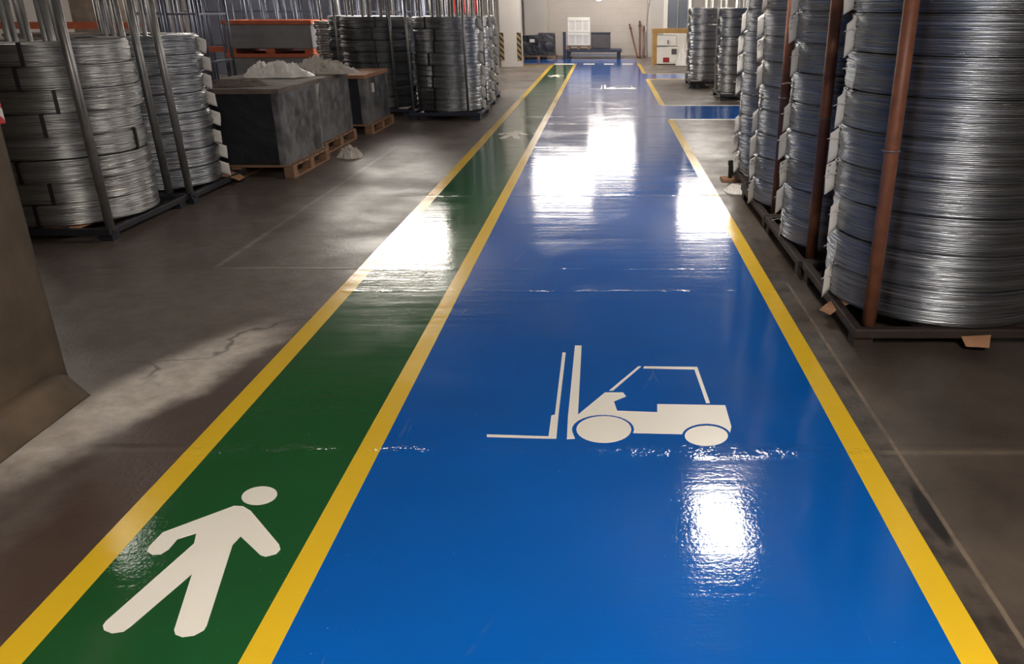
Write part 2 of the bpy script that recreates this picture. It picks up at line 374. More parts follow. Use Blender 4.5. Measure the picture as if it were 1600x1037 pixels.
FORK_BODY = [(-0.1631,3.9144),(-0.1282,3.9144),(-0.1222,3.1397),(-0.0052,3.3584),(0.0779,3.3584),(0.091,3.3183),(0.0349,3.268),(0.0487,3.1762),(0.2237,3.1631),(0.2282,3.2405),(0.5307,3.2297),(0.5295,3.0317),(0.5163,2.9797),(0.512,2.9989),(0.5038,3.0165),(0.4921,3.0318),(0.4773,3.0441),(0.46,3.0529),(0.4408,3.0578),(0.4206,3.0586),(0.4001,3.0552),(0.3803,3.0478),(0.3619,3.0368),(0.3458,3.0226),(0.3324,3.0058),(0.3223,2.9871),(0.3159,2.9673),(0.1129,2.9769),(0.1177,3.0081),(0.1145,3.0399),(0.1032,3.0701),(0.0844,3.0969),(0.0591,3.1183),(0.029,3.1328),(-0.004,3.1394),(-0.0376,3.1375),(-0.0695,3.1273),(-0.0976,3.1096),(-0.12,3.0857),(-0.1354,3.0571),(-0.143,3.026),(-0.1424,2.9942),(-0.128,2.9297),(-0.1609,2.9251),(-0.165,3.1243)]
WHEEL_A = [(0.1061,3.0075),(0.1024,2.9819),(0.0933,2.958),(0.0793,2.9368),(0.0611,2.9193),(0.0396,2.9062),(0.0158,2.8982),(-0.0091,2.8954),(-0.0341,2.8982),(-0.0579,2.9062),(-0.0795,2.9193),(-0.0978,2.9368),(-0.112,2.958),(-0.1212,2.9819),(-0.1249,3.0075),(-0.1229,3.0334),(-0.1151,3.0583),(-0.1017,3.081),(-0.0835,3.1001),(-0.0613,3.1147),(-0.0362,3.1237),(-0.0097,3.1268),(0.0168,3.1237),(0.0419,3.1147),(0.0642,3.1001),(0.0825,3.081),(0.0959,3.0583),(0.1039,3.0334)]
WHEEL_B = [(0.5044,2.9529),(0.4996,2.9343),(0.4906,2.9168),(0.478,2.9012),(0.4623,2.8883),(0.4444,2.8787),(0.4251,2.8727),(0.4054,2.8707),(0.3861,2.8727),(0.3682,2.8787),(0.3525,2.8883),(0.3398,2.9012),(0.3307,2.9168),(0.3257,2.9343),(0.3252,2.9529),(0.3291,2.9717),(0.3374,2.9898),(0.3498,3.0061),(0.3656,3.0199),(0.384,3.0303),(0.404,3.0368),(0.4247,3.0391),(0.4448,3.0368),(0.4634,3.0303),(0.4794,3.0199),(0.492,3.0061),(0.5006,2.9898),(0.5048,2.9717)]
FORK = [(-0.224,3.8227),(-0.2069,3.8227),(-0.2068,3.1397),(-0.2045,2.9297),(-0.2331,2.9297),(-0.4919,2.9436),(-0.4948,2.9646),(-0.2377,2.9483),(-0.2377,3.132),(-0.2225,3.1397)]
CAB_A = [(0.014,3.3787),(0.1589,3.6498),(0.174,3.6498),(0.032,3.3787)]
CAB_B = [(0.1826,3.6266),(0.1877,3.6498),(0.4488,3.6431),(0.4652,3.2514),(0.4478,3.2514),(0.4321,3.6135)]

# ------------------------------------------------------------------ room shell
XL, XR, Y0, Y1 = -16.0, 8.0, -5.0, 31.0
def struct(name, mb, mat, label=None, cat='wall', **k):
    return tag(mb.build(name, mat, **k), label, cat, kind='structure')
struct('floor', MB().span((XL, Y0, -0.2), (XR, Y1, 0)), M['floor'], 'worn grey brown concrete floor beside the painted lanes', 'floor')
struct('ceiling', MB().span((XL, Y0, CEIL), (XR, Y1, CEIL + 0.2)), M['ceiling'], 'pale painted ceiling over the hall', 'ceiling')
struct('wall_back', MB().span((XL, Y1, -0.2), (1.45, Y1 + 0.2, CEIL)), M['wall'], 'pale painted block wall at the far end of the lanes')
struct('wall_left', MB().span((XL - 0.2, Y0, -0.2), (XL, Y1, CEIL)), M['plaster'], 'pale plaster wall behind the storage racks on the left')
struct('wall_right', MB().span((XR, Y0, -0.2), (XR + 0.2, Y1, CEIL)), M['plaster'], 'pale plaster wall behind the coils on the right')
struct('wall_front', MB().span((XL, Y0 - 0.2, -0.2), (XR, Y0, CEIL)), M['plaster'], 'pale plaster wall behind the viewer')
wp = MB(); wp.span((1.45, 29.9, -0.2), (1.98, Y1 + 0.2, CEIL)); wp.span((2.95, 29.9, -0.2), (XR, Y1 + 0.2, CEIL)); wp.span((1.98, 29.9, 2.3), (2.95, Y1 + 0.2, CEIL))
wp.span((1.98, 30.5, -0.2), (2.95, Y1 + 0.2, 2.3))
struct('wall_back.001', wp, M['plaster'], 'pale plaster wall around the glazed door right of the lanes')
struct('trim_1', MB().span((-2.78, 29.6, 0), (-2.05, Y1, CEIL)), M['plaster'], 'pale grey wall pier left of the block wall', 'wall')
d1 = tag(bpy.data.objects.new('door_1', None), 'white framed door with blue grey glass beyond the yellow frame', 'door', kind='structure')
COL.objects.link(d1); d1.location = (2.46, 29.9, 0)
MB().span((-.48, -.03, 0), (-.34, .08, 2.3)).span((.34, -.03, 0), (.48, .08, 2.3)).span((-.34, -.03, 2.16), (.34, .08, 2.3)).span((-.34, -.02, 0), (.34, .06, .85)).build('door_frame', M['white'], d1, bevel=.006)
MB().span((-.34, 0, .85), (.34, .03, 2.16)).build('glass_pane', M['glass'], d1)
MB().span((-.02, -.02, .85), (.02, .05, 2.16)).build('mullion', M['grey_steel'], d1)

struct('backdrop_middle', MB().span((-10.6, 22.4, -0.2), (-3.3, 22.55, CEIL)), plain('blue_grey_sheeting', (84, 86, 100), 0.5, 0.1, 0.15, 1.5), 'added blue grey backdrop behind the bare carrier posts')  # added to darken the background behind the posts, in place of dense carriers
# striped column
col = empty('column', (-2.77, 25.2, 0), 'pale square column with striped corner guards left of the far walkway', 'column'); col['kind'] = 'structure'
MB().span((-.3, -.3, 0), (.3, .3, CEIL)).build('shaft', M['plaster'], col, bevel=.01)
for sx in (-1, 1):
    g = MB(); g.span((sx * .31, -.312, .18), (sx * .19, -.301, .95)); g.span((sx * .301, -.312, .18), (sx * .312, -.2, .95))
    tag(g.build('corner_guard', M['hazard'], col), 'black and yellow striped corner guard')

# near left concrete pillar
pil = empty('pillar', (-2.95, 3.0, 0), 'rough brown grey concrete pillar at the near left edge', 'pillar'); pil['kind'] = 'structure'
def rough_block(x0, x1, y0, y1, z0, z1, amp, seed, step=.09, taper=0.0):
    m = MB(); bm = m.bm
    bmesh.ops.create_cube(bm, size=1.0)
    bmesh.ops.scale(bm, vec=(x1 - x0, y1 - y0, z1 - z0), verts=bm.verts)
    bmesh.ops.translate(bm, vec=((x0 + x1) / 2, (y0 + y1) / 2, (z0 + z1) / 2), verts=bm.verts)
    bmesh.ops.subdivide_edges(bm, edges=bm.edges[:], cuts=int(max(x1 - x0, y1 - y0, (z1 - z0)) / step / 2) + 2, use_grid_fill=True)
    for v in bm.verts:
        t = (v.co.z - z0) / (z1 - z0)
        n = noise.noise_vector(v.co * 2.6 + Vector((seed, 0, 0))) + 0.4 * noise.noise_vector(v.co * 9 + Vector((0, seed, 0)))
        k = 1 if 0 < t < 1 else .5
        v.co.x += n.x * amp * k; v.co.y += n.y * amp * k
        if taper:
            v.co.x = (x0 + x1) / 2 + (v.co.x - (x0 + x1) / 2) * (1 - taper * t); v.co.y = (y0 + y1) / 2 + (v.co.y - (y0 + y1) / 2) * (1 - taper * t)
    return m
rough_block(-.45, .45, -.45, .42, 0.0, CEIL, .008, 3, .07).build('shaft', M['pillar'], pil, True)
rough_block(-.62, .59, -.62, .34, 0.0, .12, .014, 8, .05, .10).build('footing', M['pillar'], pil, True)
tag(MB().span((-.455, -.46, 1.2), (.465, .44, 1.36)).build('tape_band', M['red_white'], pil, bevel=.004), 'red and white tape band')

# ------------------------------------------------------------------ ceiling lights and added fill lights
glow = emit('lamp_glow', LAMP_POWER)
for x, y, sx, sy, dp, k, lab in LAMPS:
    e = empty('ceiling_light', (x, y, CEIL), lab, 'light', 'ceiling lights of the hall')
    h = MB(); h.span((-sx / 2 - .04, -sy / 2 - .04, -.33), (sx / 2 + .04, sy / 2 + .04, -.24)); h.build('housing', M['housing'], e, bevel=.01)
    g = glow if k == 1.0 else emit('lamp_glow_%d' % int(k * 10), LAMP_POWER * k)
    MB().span((-sx / 2, -sy / 2, -.331 - dp), (sx / 2, sy / 2, -.331)).build('diffuser', g, e)
    for q in (-1, 1):
        MB().tube((q * sx * .35, 0, -.24), (q * sx * .35, 0, 0), .008).build('hanger', M['grey_steel'], e)

# ------------------------------------------------------------------ floor markings
def slab(name, polys, mat, z0, z1, label, cat, group=None):
    m = MB()
    for p in polys: m.prism(p, z0, z1)
    return tag(m.build(name, mat), label, cat, group)
def rect(x0, x1, y0, y1): return [(x0, y0), (x1, y0), (x1, y1), (x0, y1)]
YE = 25.9
slab('green_walkway', [rect(-1.58, -0.99, Y0 + .1, YE)], M['green'], -.001, .0015, 'green painted pedestrian walkway between the two left yellow lines', 'walkway')
slab('blue_lane', [rect(-0.91, .965, Y0 + .1, 26.6)], M['blue'], -.001, .0015, 'wide glossy blue painted forklift lane down the middle', 'lane')
slab('blue_side_lane', [rect(.965, 7.9, 13.12, 14.95)], M['blue'], -.001, .0015, 'blue side lane branching right in front of the far bright coil stack', 'lane', )
slab('blue_side_lane', [rect(.965, 7.9, 20.75, 22.4)], M['blue'], -.001, .0015, 'pale shining blue side lane branching right near the yellow frame', 'lane')
slab('blue_cross_lane', [rect(-2.75, .965, 26.6, 28.9)], M['blue'], -.001, .0015, 'blue cross lane along the foot of the far wall', 'lane')
slab('yellow_line', [rect(-1.68, -1.58, Y0 + .1, YE)], M['yellow'], -.001, .002, 'yellow line on the left edge of the green walkway', 'floor line')
slab('yellow_line', [rect(-0.995, -0.905, Y0 + .1, YE)], M['yellow'], -.001, .002, 'yellow line between the green walkway and the blue lane', 'floor line')
slab('yellow_line', [rect(.96, 1.06, Y0 + .1, 13.02)], M['yellow'], -.001, .002, 'long near yellow line on the right edge of the blue lane', 'floor line')
slab('yellow_line', [rect(.96, 1.06, 15.05, 20.65)], M['yellow'], -.001, .002, 'short right yellow line between the two blue side lanes', 'floor line')
slab('yellow_line', [rect(.96, 1.06, 22.5, 26.5)], M['yellow'], -.001, .002, 'farthest right yellow line leading to the back wall', 'floor line')
slab('edge_line', [rect(1.0, 7.9, 13.02, 13.12)], M['cream'], -.001, .002, 'pale near edge line of the closer blue side lane', 'floor line')
slab('edge_line', [rect(1.0, 7.9, 14.95, 15.05)], M['cream'], -.001, .002, 'pale far edge line of the closer blue side lane', 'floor line')
slab('edge_line', [rect(1.0, 7.9, 20.65, 20.75)], M['yellow'], -.001, .002, 'yellow near edge line of the farther blue side lane', 'floor line')
slab('edge_line', [rect(1.0, 7.9, 22.4, 22.5)], M['yellow'], -.001, .002, 'yellow far edge line of the farther blue side lane', 'floor line')
slab('edge_line', [rect(-2.7, -1.68, 25.3, 25.42)], M['yellow'], -.001, .002, 'yellow floor line leading left from the walkway to the column', 'floor line')
for i, (a, b) in enumerate(((-1.60, -.98), (-.70, -.36), (-.06, .24), (.50, .82))):
    slab('crossing_stripe', [rect(a, b, 26.0, 26.45)], M['cream'], -.001, .003,
         ['white crossing stripe at the end of the green walkway', 'white crossing stripe just right of the middle yellow line', 'third white crossing stripe from the left', 'rightmost white crossing stripe before the back wall'][i], 'floor marking', 'white crossing stripes')

def pedestrian(dy, label):
    e = empty('pedestrian_symbol', (-1.28, 2.2 + dy, 0), label, 'floor marking', 'pedestrian symbols on the walkway')
    for nm, poly in (('body', PED_BODY), ('head', PED_HEAD)):
        m = MB().prism([(x + 1.28, y - 2.2) for x, y in poly], .001, .003); m.build(nm, M['cream'], e)
pedestrian(0, 'large white walking figure painted on the green walkway nearest the camera')
pedestrian(9.25, 'second white walking figure farther along the green walkway')
pedestrian(19.5, 'most distant white walking figure near the end of the green walkway')
def forklift(dx, dy, label):
    e = empty('forklift_symbol', (dx, 3.0 + dy, 0), label, 'floor marking', 'forklift symbols on the blue lane')
    for nm, poly in (('truck_body', FORK_BODY), ('wheel', WHEEL_A), ('wheel', WHEEL_B), ('fork', FORK), ('windscreen_bar', CAB_A), ('cab_roof_bar', CAB_B)):
        MB().prism([(x, y - 3.0) for x, y in poly], .001, .003).build(nm, M['cream'], e)
forklift(0, 0, 'white forklift truck painted on the blue lane near the camera')
forklift(.12, 15.2, 'distant white forklift truck painted far along the blue lane')

# ------------------------------------------------------------------ wire coils
def coil_mesh(r, rin, h, ribs, seg, seed, rough=.004):
    q = random.Random(seed); prof = []; info = []
    rw = h / ribs
    for i in range(ribs):
        off = q.uniform(-rough, rough) - (.012 if i in (0, ribs - 1) else 0)
        wav = [(q.uniform(.001, rough), q.randint(2, 7), q.uniform(0, 6.28)) for _ in range(2)]
        zof = [(q.uniform(.0, rw * .12), q.randint(1, 4), q.uniform(0, 6.28))]
        for k in range(4):
            t = (k + .5) / 4
            bulge = math.sqrt(max(0, 1 - (2 * t - 1) ** 2)) * rw * .75
            prof.append((r - rw * .5 + off + bulge, (i + t) * rw)); info.append((wav, zof))
    prof += [(r - .05, h - .004), (rin + .02, h - .006), (rin, h - .02), (rin, .02), (rin + .02, .006), (r - .05, .004)]
    def jit(i, a, rr, z):
        if i < len(info):
            w, zo = info[i]
            rr += sum(A * sin(n * a + p) for A, n, p in w)
            if 1 < i < len(info) - 2: z += sum(A * sin(n * a + p) for A, n, p in zo)
        return rr, z
    return MB().lathe(prof, seg, jit)

def tag_part(parent, ang, r, h, seed, w=.075, ln=.17, mat='paper', wire=True, tws=(.0, .35)):
    """paper label hanging from the tie on the aisle side of a coil"""
    q = random.Random(seed)
    out = Vector((cos(ang), sin(ang), 0)); side = Vector((0, -1, 0))
    tw = q.uniform(*tws)
    u = (out * (1 - tw) + side * tw * .7).normalized()
    n = Vector((u.y, -u.x, 0))
    start = out * (r - .015) + Vector((0, -.02, h * q.uniform(.8, .98)))
    m = MB(); bm = m.bm; K = 5; sk = q.uniform(.02, .06); curl = q.uniform(-.018, .018); g = [[], []]
    for s in (0, 1):
        for i in range(K + 1):
            t = i / K; row = []
            for j in (0, .5, 1):
                p = start + u * (w * (j - .1) + curl * t * t) + Vector((0, 0, -ln * t - sk * j + sk * .5)) + n * (curl * sin(3 * t + j) + (.0012 if s else 0))
                row.append(bm.verts.new(p))
            g[s].append(row)
    for s in (0, 1):
        for i in range(K):
            for j in range(2):
                f = (g[s][i][j], g[s][i][j + 1], g[s][i + 1][j + 1], g[s][i + 1][j])
                bm.faces.new(f if s else f[::-1])
    ring = lambda s: g[s][0] + [g[s][i][2] for i in range(1, K + 1)] + g[s][K][1::-1] + [g[s][i][0] for i in range(K - 1, 0, -1)]
    A, B = ring(0), ring(1)
    for i in range(len(A)):
        j = (i + 1) % len(A); bm.faces.new((A[i], A[j], B[j], B[i]))
    bmesh.ops.recalc_face_normals(bm, faces=bm.faces[:])
    t_ = m.build('paper_tag', M[mat], parent, True)
    if wire:
        b = out * (r - .03) + Vector((0, -.05, h * .55))
        MB().path([b, b + out * .07 + Vector((0, -.03, .012)), b + out * .11 + Vector((0, -.05, q.uniform(-.01, .02)))], .0018, 5).build('tie_wire', M['paper'], parent)
    return t_

def strap_part(parent, ang, r, h, w=.026):
    c, s = cos(ang), sin(ang)
    t = Vector((-s, c, 0)); o_ = Vector((c, s, 0))
    m = MB(); R = Matrix((( o_.x, t.x, 0), (o_.y, t.y, 0), (0, 0, 1)))
    q = pi * 0
    for a0, a1 in (((r + .004, -.002), (r + .004, h + .002)),):
        mm = Matrix.Translation(o_ * (r + .003) + Vector((0, 0, h / 2))) @ Matrix.Rotation(ang, 4, 'Z') @ Matrix.Diagonal((.016, w, h * .98, 1))
        bmesh.ops.create_cube(m.bm, size=1.0, matrix=mm)
        mm = Matrix.Translation(o_ * (r - .10) + Vector((0, 0, h - .003))) @ Matrix.Rotation(ang, 4, 'Z') @ Matrix.Diagonal((.2, w, .006, 1))
        bmesh.ops.create_cube(m.bm, size=1.0, matrix=mm)
    return m.build('binding_strap', M['strap'], parent, bevel=.001)

ORD = ['lowest', 'second', 'third', 'fourth', 'fifth', 'sixth', 'seventh', 'eighth', 'ninth', 'tenth']
def coil_label(i, n, desc):
    if i == 0: return 'bottom wire coil of ' + desc
    if i == n - 1: return 'topmost wire coil of ' + desc
    return ORD[i] + ' wire coil from the bottom of ' + desc

def make_coil(r, rin, h, ribs, seg, seed, mat, tag_ang=None, strap=None, tagmat='paper', rough=.004, tw=.075, tl=.17, tws=(0, .35)):
    o = coil_mesh(r, rin, h, ribs, seg, seed, rough).build('wire_coil', M[mat], None, True)
    if tag_ang is not None: tag_part(o, tag_ang, r, h, seed + 50, tw, tl, tagmat, True, tws)
    if strap is not None:
        for a in strap: strap_part(o, a, r, h)
    o['fresh'] = 1
    return o
def place_coil(proto, loc, rz, label, group):
    if proto.get('fresh'):
        o = proto; del o['fresh']
    else:
        o = copy_tree(proto)
        if 'fresh' in o: del o['fresh']
    o.location = loc; o.rotation_euler = (0, 0, rz)
    return tag(o, label, 'wire coil', group)
def stack(protos, x, y, z0, n, h, desc, group, jx=.008, jr=.1, rots=None, seed=0):
    q = random.Random(seed)
    for i in range(n):
        p = protos[(i + seed) % len(protos)]
        rz = rots[i % len(rots)] if rots else q.uniform(-jr, jr)
        place_coil(p, (x + q.uniform(-jx, jx), y + q.uniform(-jx, jx), z0 + i * h), rz, coil_label(i, n, desc), group)

def carrier(x, y, w, d, label, mat, postmat, post_h, zt, posts, inner=0, r_in=.2, r_post=.024, group=None, card=False, name='coil_carrier'):
    """steel frame on feet with corner posts and a ring of centre posts"""
    e = empty(name, (x, y, 0), label, 'steel carrier', group)
    m = MB(); a, b = w / 2, d / 2; t = .05
    for sy in (-1, 1): m.span((-a, sy * b - t / 2, zt - t), (a, sy * b + t / 2, zt))
    for sx in (-1, 0, 1): m.span((sx * (a - t / 2) - t / 2, -b, zt - t), (sx * (a - t / 2) + t / 2, b, zt - .001))
    for sx in (-1, 1): m.span((sx * .22 - .03, -b, zt - t), (sx * .22 + .03, b, zt - .002))
    m.build('base_frame', mat, e, bevel=.006)
    for sx in (-1, 1):
        for sy in (-1, 1):
            MB().span((sx * (a - .06) - .05, sy * (b - .06) - .05, 0), (sx * (a - .06) + .05, sy * (b - .06) + .05, zt - t)).build('foot', mat, e)
    for px, py, dx, dy in posts:
        MB().tube((px, py, zt - .02), (px + dx, py + dy, post_h), r_post, 14).build('post', postmat, e, True)
    for k in range(inner):
        an = 2 * pi * (k + .3) / inner
        MB().tube((r_in * cos(an), r_in * sin(an), zt - .02), (r_in * cos(an), r_in * sin(an), post_h), .02, 10).build('centre_post', postmat, e, True)
    if inner:
        g = MB()
        for k in range(inner):
            a1, a2 = 2 * pi * (k + .3) / inner, 2 * pi * (k + 1.3) / inner
            g.tube((r_in * cos(a1), r_in * sin(a1), post_h - .03), (r_in * cos(a2), r_in * sin(a2), post_h - .03), .012, 8)
        g.build('top_ring', postmat, e, True)
    return e

# right hand row, nearest first
HR, RR = .187, .60
rp = [make_coil(RR, .30, HR, 20, 132, 11 + k, 'wire', pi - .10, rough=.003, tw=.088, tl=.165, tws=(.15, .8)) for k in range(5)]
RS = [(1.885, 4.46, 'the nearest right hand stack beside the brown posts'), (1.865, 5.68, 'the second right hand stack from the camera'),
      (1.865, 6.91, 'the third right hand stack from the camera'), (1.92, 8.16, 'the fourth right hand stack before the side lane')]
for i, (x, y, d) in enumerate(RS):
    c = carrier(x, y, 1.22, 1.16, ['brown steel carrier under the nearest right hand coil stack', 'brown steel carrier under the second right hand coil stack', 'brown steel carrier under the third right hand coil stack', 'brown steel carrier under the fourth right hand coil stack'][i],
            M['dark_brown_steel'], M['brown_steel'], 2.3, .115, [(-.50, -.475, .01, 0), (.50, -.475, 0, 0), (.5, .5, 0, 0)], 5, .2, .036, 'brown carriers of the right hand row')
    MB().path([(-.50 + .042 * cos(a * pi / 6), -.475 + .042 * sin(a * pi / 6), 1.0) for a in range(13)], .004, 6).build('twist_wire', M['grey_steel'], c)
    stack(rp, x, y, .118, 9, HR + .001, d, 'tagged wire coils of the right hand row', .007, .12, None, 20 + i)

# left hand row: big untagged stack, tagged stack, then farther stacks
HL, RL = .163, .59
lp = [make_coil(RL, .28, HL, 16, 110, 31 + k, 'wire_bright', None, (-1.75, .9, 2.6), rough=.0018) for k in range(4)]
LP = [(-.555, -.52, -.03, 0), (.565, -.555, -.02, 0), (-.56, .54, 0, 0), (.555, .545, 0, 0)]
carrier(-4.31, 6.53, 1.18, 1.17, 'black steel carrier under the near left untagged coil stack', M['black_steel'], M['grey_steel'], 2.2, .10, [(.57, -.56, -.02, 0), (-.55, .54, 0, 0), (.2, -.1, -.05, 0), (-.2, .2, -.03, 0)], 6, .19, .032, 'black carriers of the left hand row')
stack(lp, -4.30, 6.53, .108, 8, HL + .001, 'the near left stack with black straps', 'strapped wire coils of the near left stack', .022, 0, [.28, .5, .2, -.9, .62, .75, .42, .55], 3)
lq = [make_coil(.55, .28, HL, 11, 100, 41 + k, 'wire', .30, None, rough=.004, tw=.105, tl=.12, tws=(0, .2)) for k in range(4)]
carrier(-4.27, 7.74, 1.16, 1.12, 'black steel carrier under the near left tagged coil stack', M['black_steel'], M['grey_steel'], 2.2, .10, [(.54, -.53, -.04, 0), (.36, -.535, -.04, 0), (-.54, .52, 0, 0), (-.1, .1, -.05, 0)], 6, .19, .032, 'black carriers of the left hand row')
stack(lq, -4.27, 7.74, .108, 8, HL + .001, 'the tagged stack behind the near left strapped stack', 'tagged wire coils of the near left row', .012, .12, None, 5)
HF = .172
fq = [make_coil(.535, .26, HF, 14, 72, 51 + k, 'wire', .2, None, rough=.003, tw=.10, tl=.15) for k in range(3)]
fs = [make_coil(.5, .26, HF, 14, 72, 61 + k, 'wire', .2, (-1.9,), rough=.003, tw=.10, tl=.15) for k in range(3)]
fd = [make_coil(.55, .26, HF, 8, 64, 71 + k, 'wire_dark', None, (-1.4,), rough=.009) for k in range(3)]
FL = [(fs, -2.5, 13.5, 'the strapped far stack beside the yellow line'), (fq, -2.55, 14.75, 'the tagged stack hidden behind the strapped far stack'),
      (fq, -2.62, 16.0, 'the rearmost tagged stack near the striped column'), (fd, -3.72, 14.0, 'the dull stack behind the black board bundle'),
      (fd, -4.33, 15.2, 'the dull stack beside the orange rimmed bins')]
for i, (pp, x, y, d) in enumerate(FL):
    carrier(x, y, 1.1, 1.1, 'dark steel carrier under ' + d, M['navy_steel'], M['grey_steel'], 2.2, .12, [(.36, -.53, .0, 0), (-.5, -.5, 0, 0), (.5, .5, 0, 0), (-.5, .5, 0, 0)], 6, .19, .02, 'dark carriers of the far left row')
    stack(pp, x, y, .122, 8, HF + .001, d, 'wire coils of the far left row', .012 if i < 3 else .03, .15, None, 30 + i)
HG = .166
gq = [make_coil(.58, .28, HG, 12, 84, 81 + k, 'wire_bright', pi, None, 'paper', .005, .08, .14, (.2, .9)) for k in range(3)]
for i, (x, y, d) in enumerate([(2.72, 16.4, 'the bright stack beyond the blue side lane'), (2.42, 19.2, 'the stack before the yellow frame')]):
    carrier(x, y, 1.16, 1.16, 'dark steel carrier under ' + d, M['black_steel'], M['white'], 2.2, .12, [(.53, -.53, 0, 0), (.53, .53, 0, 0), (-.53, .53, 0, 0)], 8, .24, .022, 'dark carriers of the far right row')
    stack(gq, x, y, .122, 9, HG + .001, d, 'wire coils of the far right row', .012, .15, None, 40 + i)

# slim column of small spools by the orange rimmed bins
sp = [make_coil(.115, .03, .12, 4, 28, 90 + k, 'wire_bright', rough=.004) for k in range(2)]
for i in range(12):
    place_coil(sp[i % 2], (-4.36 + .012 * sin(i * 2.1), 13.3, i * .1205), i * .7, ('bottom' if i == 0 else 'topmost' if i == 11 else ['', 'second', 'third', 'fourth', 'fifth', 'sixth', 'seventh', 'eighth', 'ninth', 'tenth', 'eleventh'][i]) + (' small spool' if i in (0, 11) else ' small spool from the bottom') + ' in the slim pale column beside the bins', 'small spools in the slim column')['category'] = 'wire spool'

# empty carriers whose posts fill the background on the left
proto = None
EC = [(-6.15, 12.6, 'behind the wrapped bundles'), (-7.3, 13.9, 'in front of the orange rack'), (-8.3, 18.4, 'left of the stacked bins'), (-7.15, 18.2, 'behind the left stacked bin edge'), (-6.0, 18.6, 'behind the stacked bins'), (-4.9, 18.3, 'behind the dull coil stacks'),
      (-3.75, 18.4, 'behind the far left tagged stacks'), (-7.7, 20.2, 'in the rear row, leftmost'), (-6.5, 20.3, 'in the rear row, second from left'), (-5.3, 20.2, 'in the rear row, third from left'), (-4.1, 20.3, 'in the rear row nearest the column')]
for x, y, w in EC:
    lab = 'empty blue grey steel carrier with bare posts ' + w
    if proto is None:
        proto = carrier(x, y, 1.0, 1.0, lab, M['navy_steel'], M['blue_steel'], 2.25, .12, [(.45, -.45, 0, 0), (-.45, -.45, .03, 0), (.45, .45, 0, 0), (-.45, .45, 0, 0), (0, -.45, .02, 0)], 6, .27, .024, 'empty steel carriers in the left background', name='empty_carrier')
        for z in (.9, 1.55):
            MB().bar((-.45, -.45, z), (.45, -.45, z), .025).build('cross_bar', M['blue_steel'], proto)
            MB().bar((.45, -.45, z), (.45, .45, z), .025).build('cross_bar', M['blue_steel'], proto)
    else:
        c = copy_tree(proto); c.location = (x, y, 0); c['label'] = lab; c.rotation_euler.z = rnd.choice((0, pi / 2, pi))

# ------------------------------------------------------------------ cardboard between coils and frames
def sheet(name, quad, z, mat, label, cat, th=.004, sag=0.0, seed=0):
    """thin card with a bent-down edge: quad grid 8x8"""
    m = MB(); bm = m.bm; K = 10; a, b, c, d = [Vector((*p, 0)) for p in quad]; g = [[], []]
    for s in (0, 1):
        for i in range(K + 1):
            row = []
            for j in range(K + 1):
                u, v = i / K, j / K
                p = a.lerp(b, u).lerp(d.lerp(c, u), v)
                p.z = z + (th if s else 0) - sag * max(0, (.45 - v) / .45) ** 1.6 + .002 * noise.noise(p * 9 + Vector((seed, 0, 0)))
                row.append(bm.verts.new(p))
            g[s].append(row)
    for s in (0, 1):
        for i in range(K):
            for j in range(K):
                f = (g[s][i][j], g[s][i + 1][j], g[s][i + 1][j + 1], g[s][i][j + 1]); bm.faces.new(f if s else f[::-1])
    for i in range(K):
        for e in (0, K):
            bm.faces.new((g[0][i][e], g[0][i + 1][e], g[1][i + 1][e], g[1][i][e])); bm.faces.new((g[0][e][i], g[0][e][i + 1], g[1][e][i + 1], g[1][e][i]))
    bmesh.ops.recalc_face_normals(bm, faces=bm.faces[:])
    return tag(m.build(name, M[mat], None, True), label, cat)
sheet('cardboard_flap', [(1.83, 3.80), (1.94, 3.78), (2.14, 4.2), (1.78, 4.2)], .1145, 'card', 'brown cardboard flap hanging under the nearest right hand coils', 'cardboard', .0035, .07)
sheet('cardboard_flap', [(1.20, 4.28), (1.24, 4.2), (1.5, 4.3), (1.5, 4.5)], .1145, 'card', 'brown cardboard corner poking out beside the nearest tag column', 'cardboard', .0035, .05)
sheet('cardboard_sheet', [(-4.86, 5.93), (-3.98, 5.93), (-3.9, 7.0), (-4.86, 7.0)], .1005, 'card', 'brown cardboard sheet under the near left strapped stack', 'cardboard', .007, .012)
sheet('cardboard_flap', [(-3.62, 7.98), (-3.64, 8.16), (-3.9, 8.2), (-3.9, 7.9)], .1015, 'card', 'bent cardboard corner at the foot of the near left tagged stack', 'cardboard', .006, .05)

# ------------------------------------------------------------------ wooden pallets with wrapped bundles
def pallet(cx, cy, w, d, label, h=.135, group='wooden pallets under the wrapped bundles'):
    e = empty('wooden_pallet', (cx, cy, 0), label, 'pallet', group)
    n = 7
    for i in range(n):
        y = -d / 2 + (i + .5) * d / n
        MB().span((-w / 2, y - d / n * .42, h - .022), (w / 2, y + d / n * .42, h)).build('deck_board', M['pallet'], e, bevel=.003)
    for sx in (-1, 0, 1):
        MB().span((sx * (w / 2 - .05) - .05, -d / 2, 0), (sx * (w / 2 - .05) + .05, d / 2, .02)).build('bottom_board', M['pallet'], e, bevel=.003)
        for sy in (-1, 0, 1):
            MB().span((sx * (w / 2 - .05) - .05, sy * (d / 2 - .06) - .06, .02), (sx * (w / 2 - .05) + .05, sy * (d / 2 - .06) + .06, h - .022)).build('block', M['pallet'], e, bevel=.004)
    return e
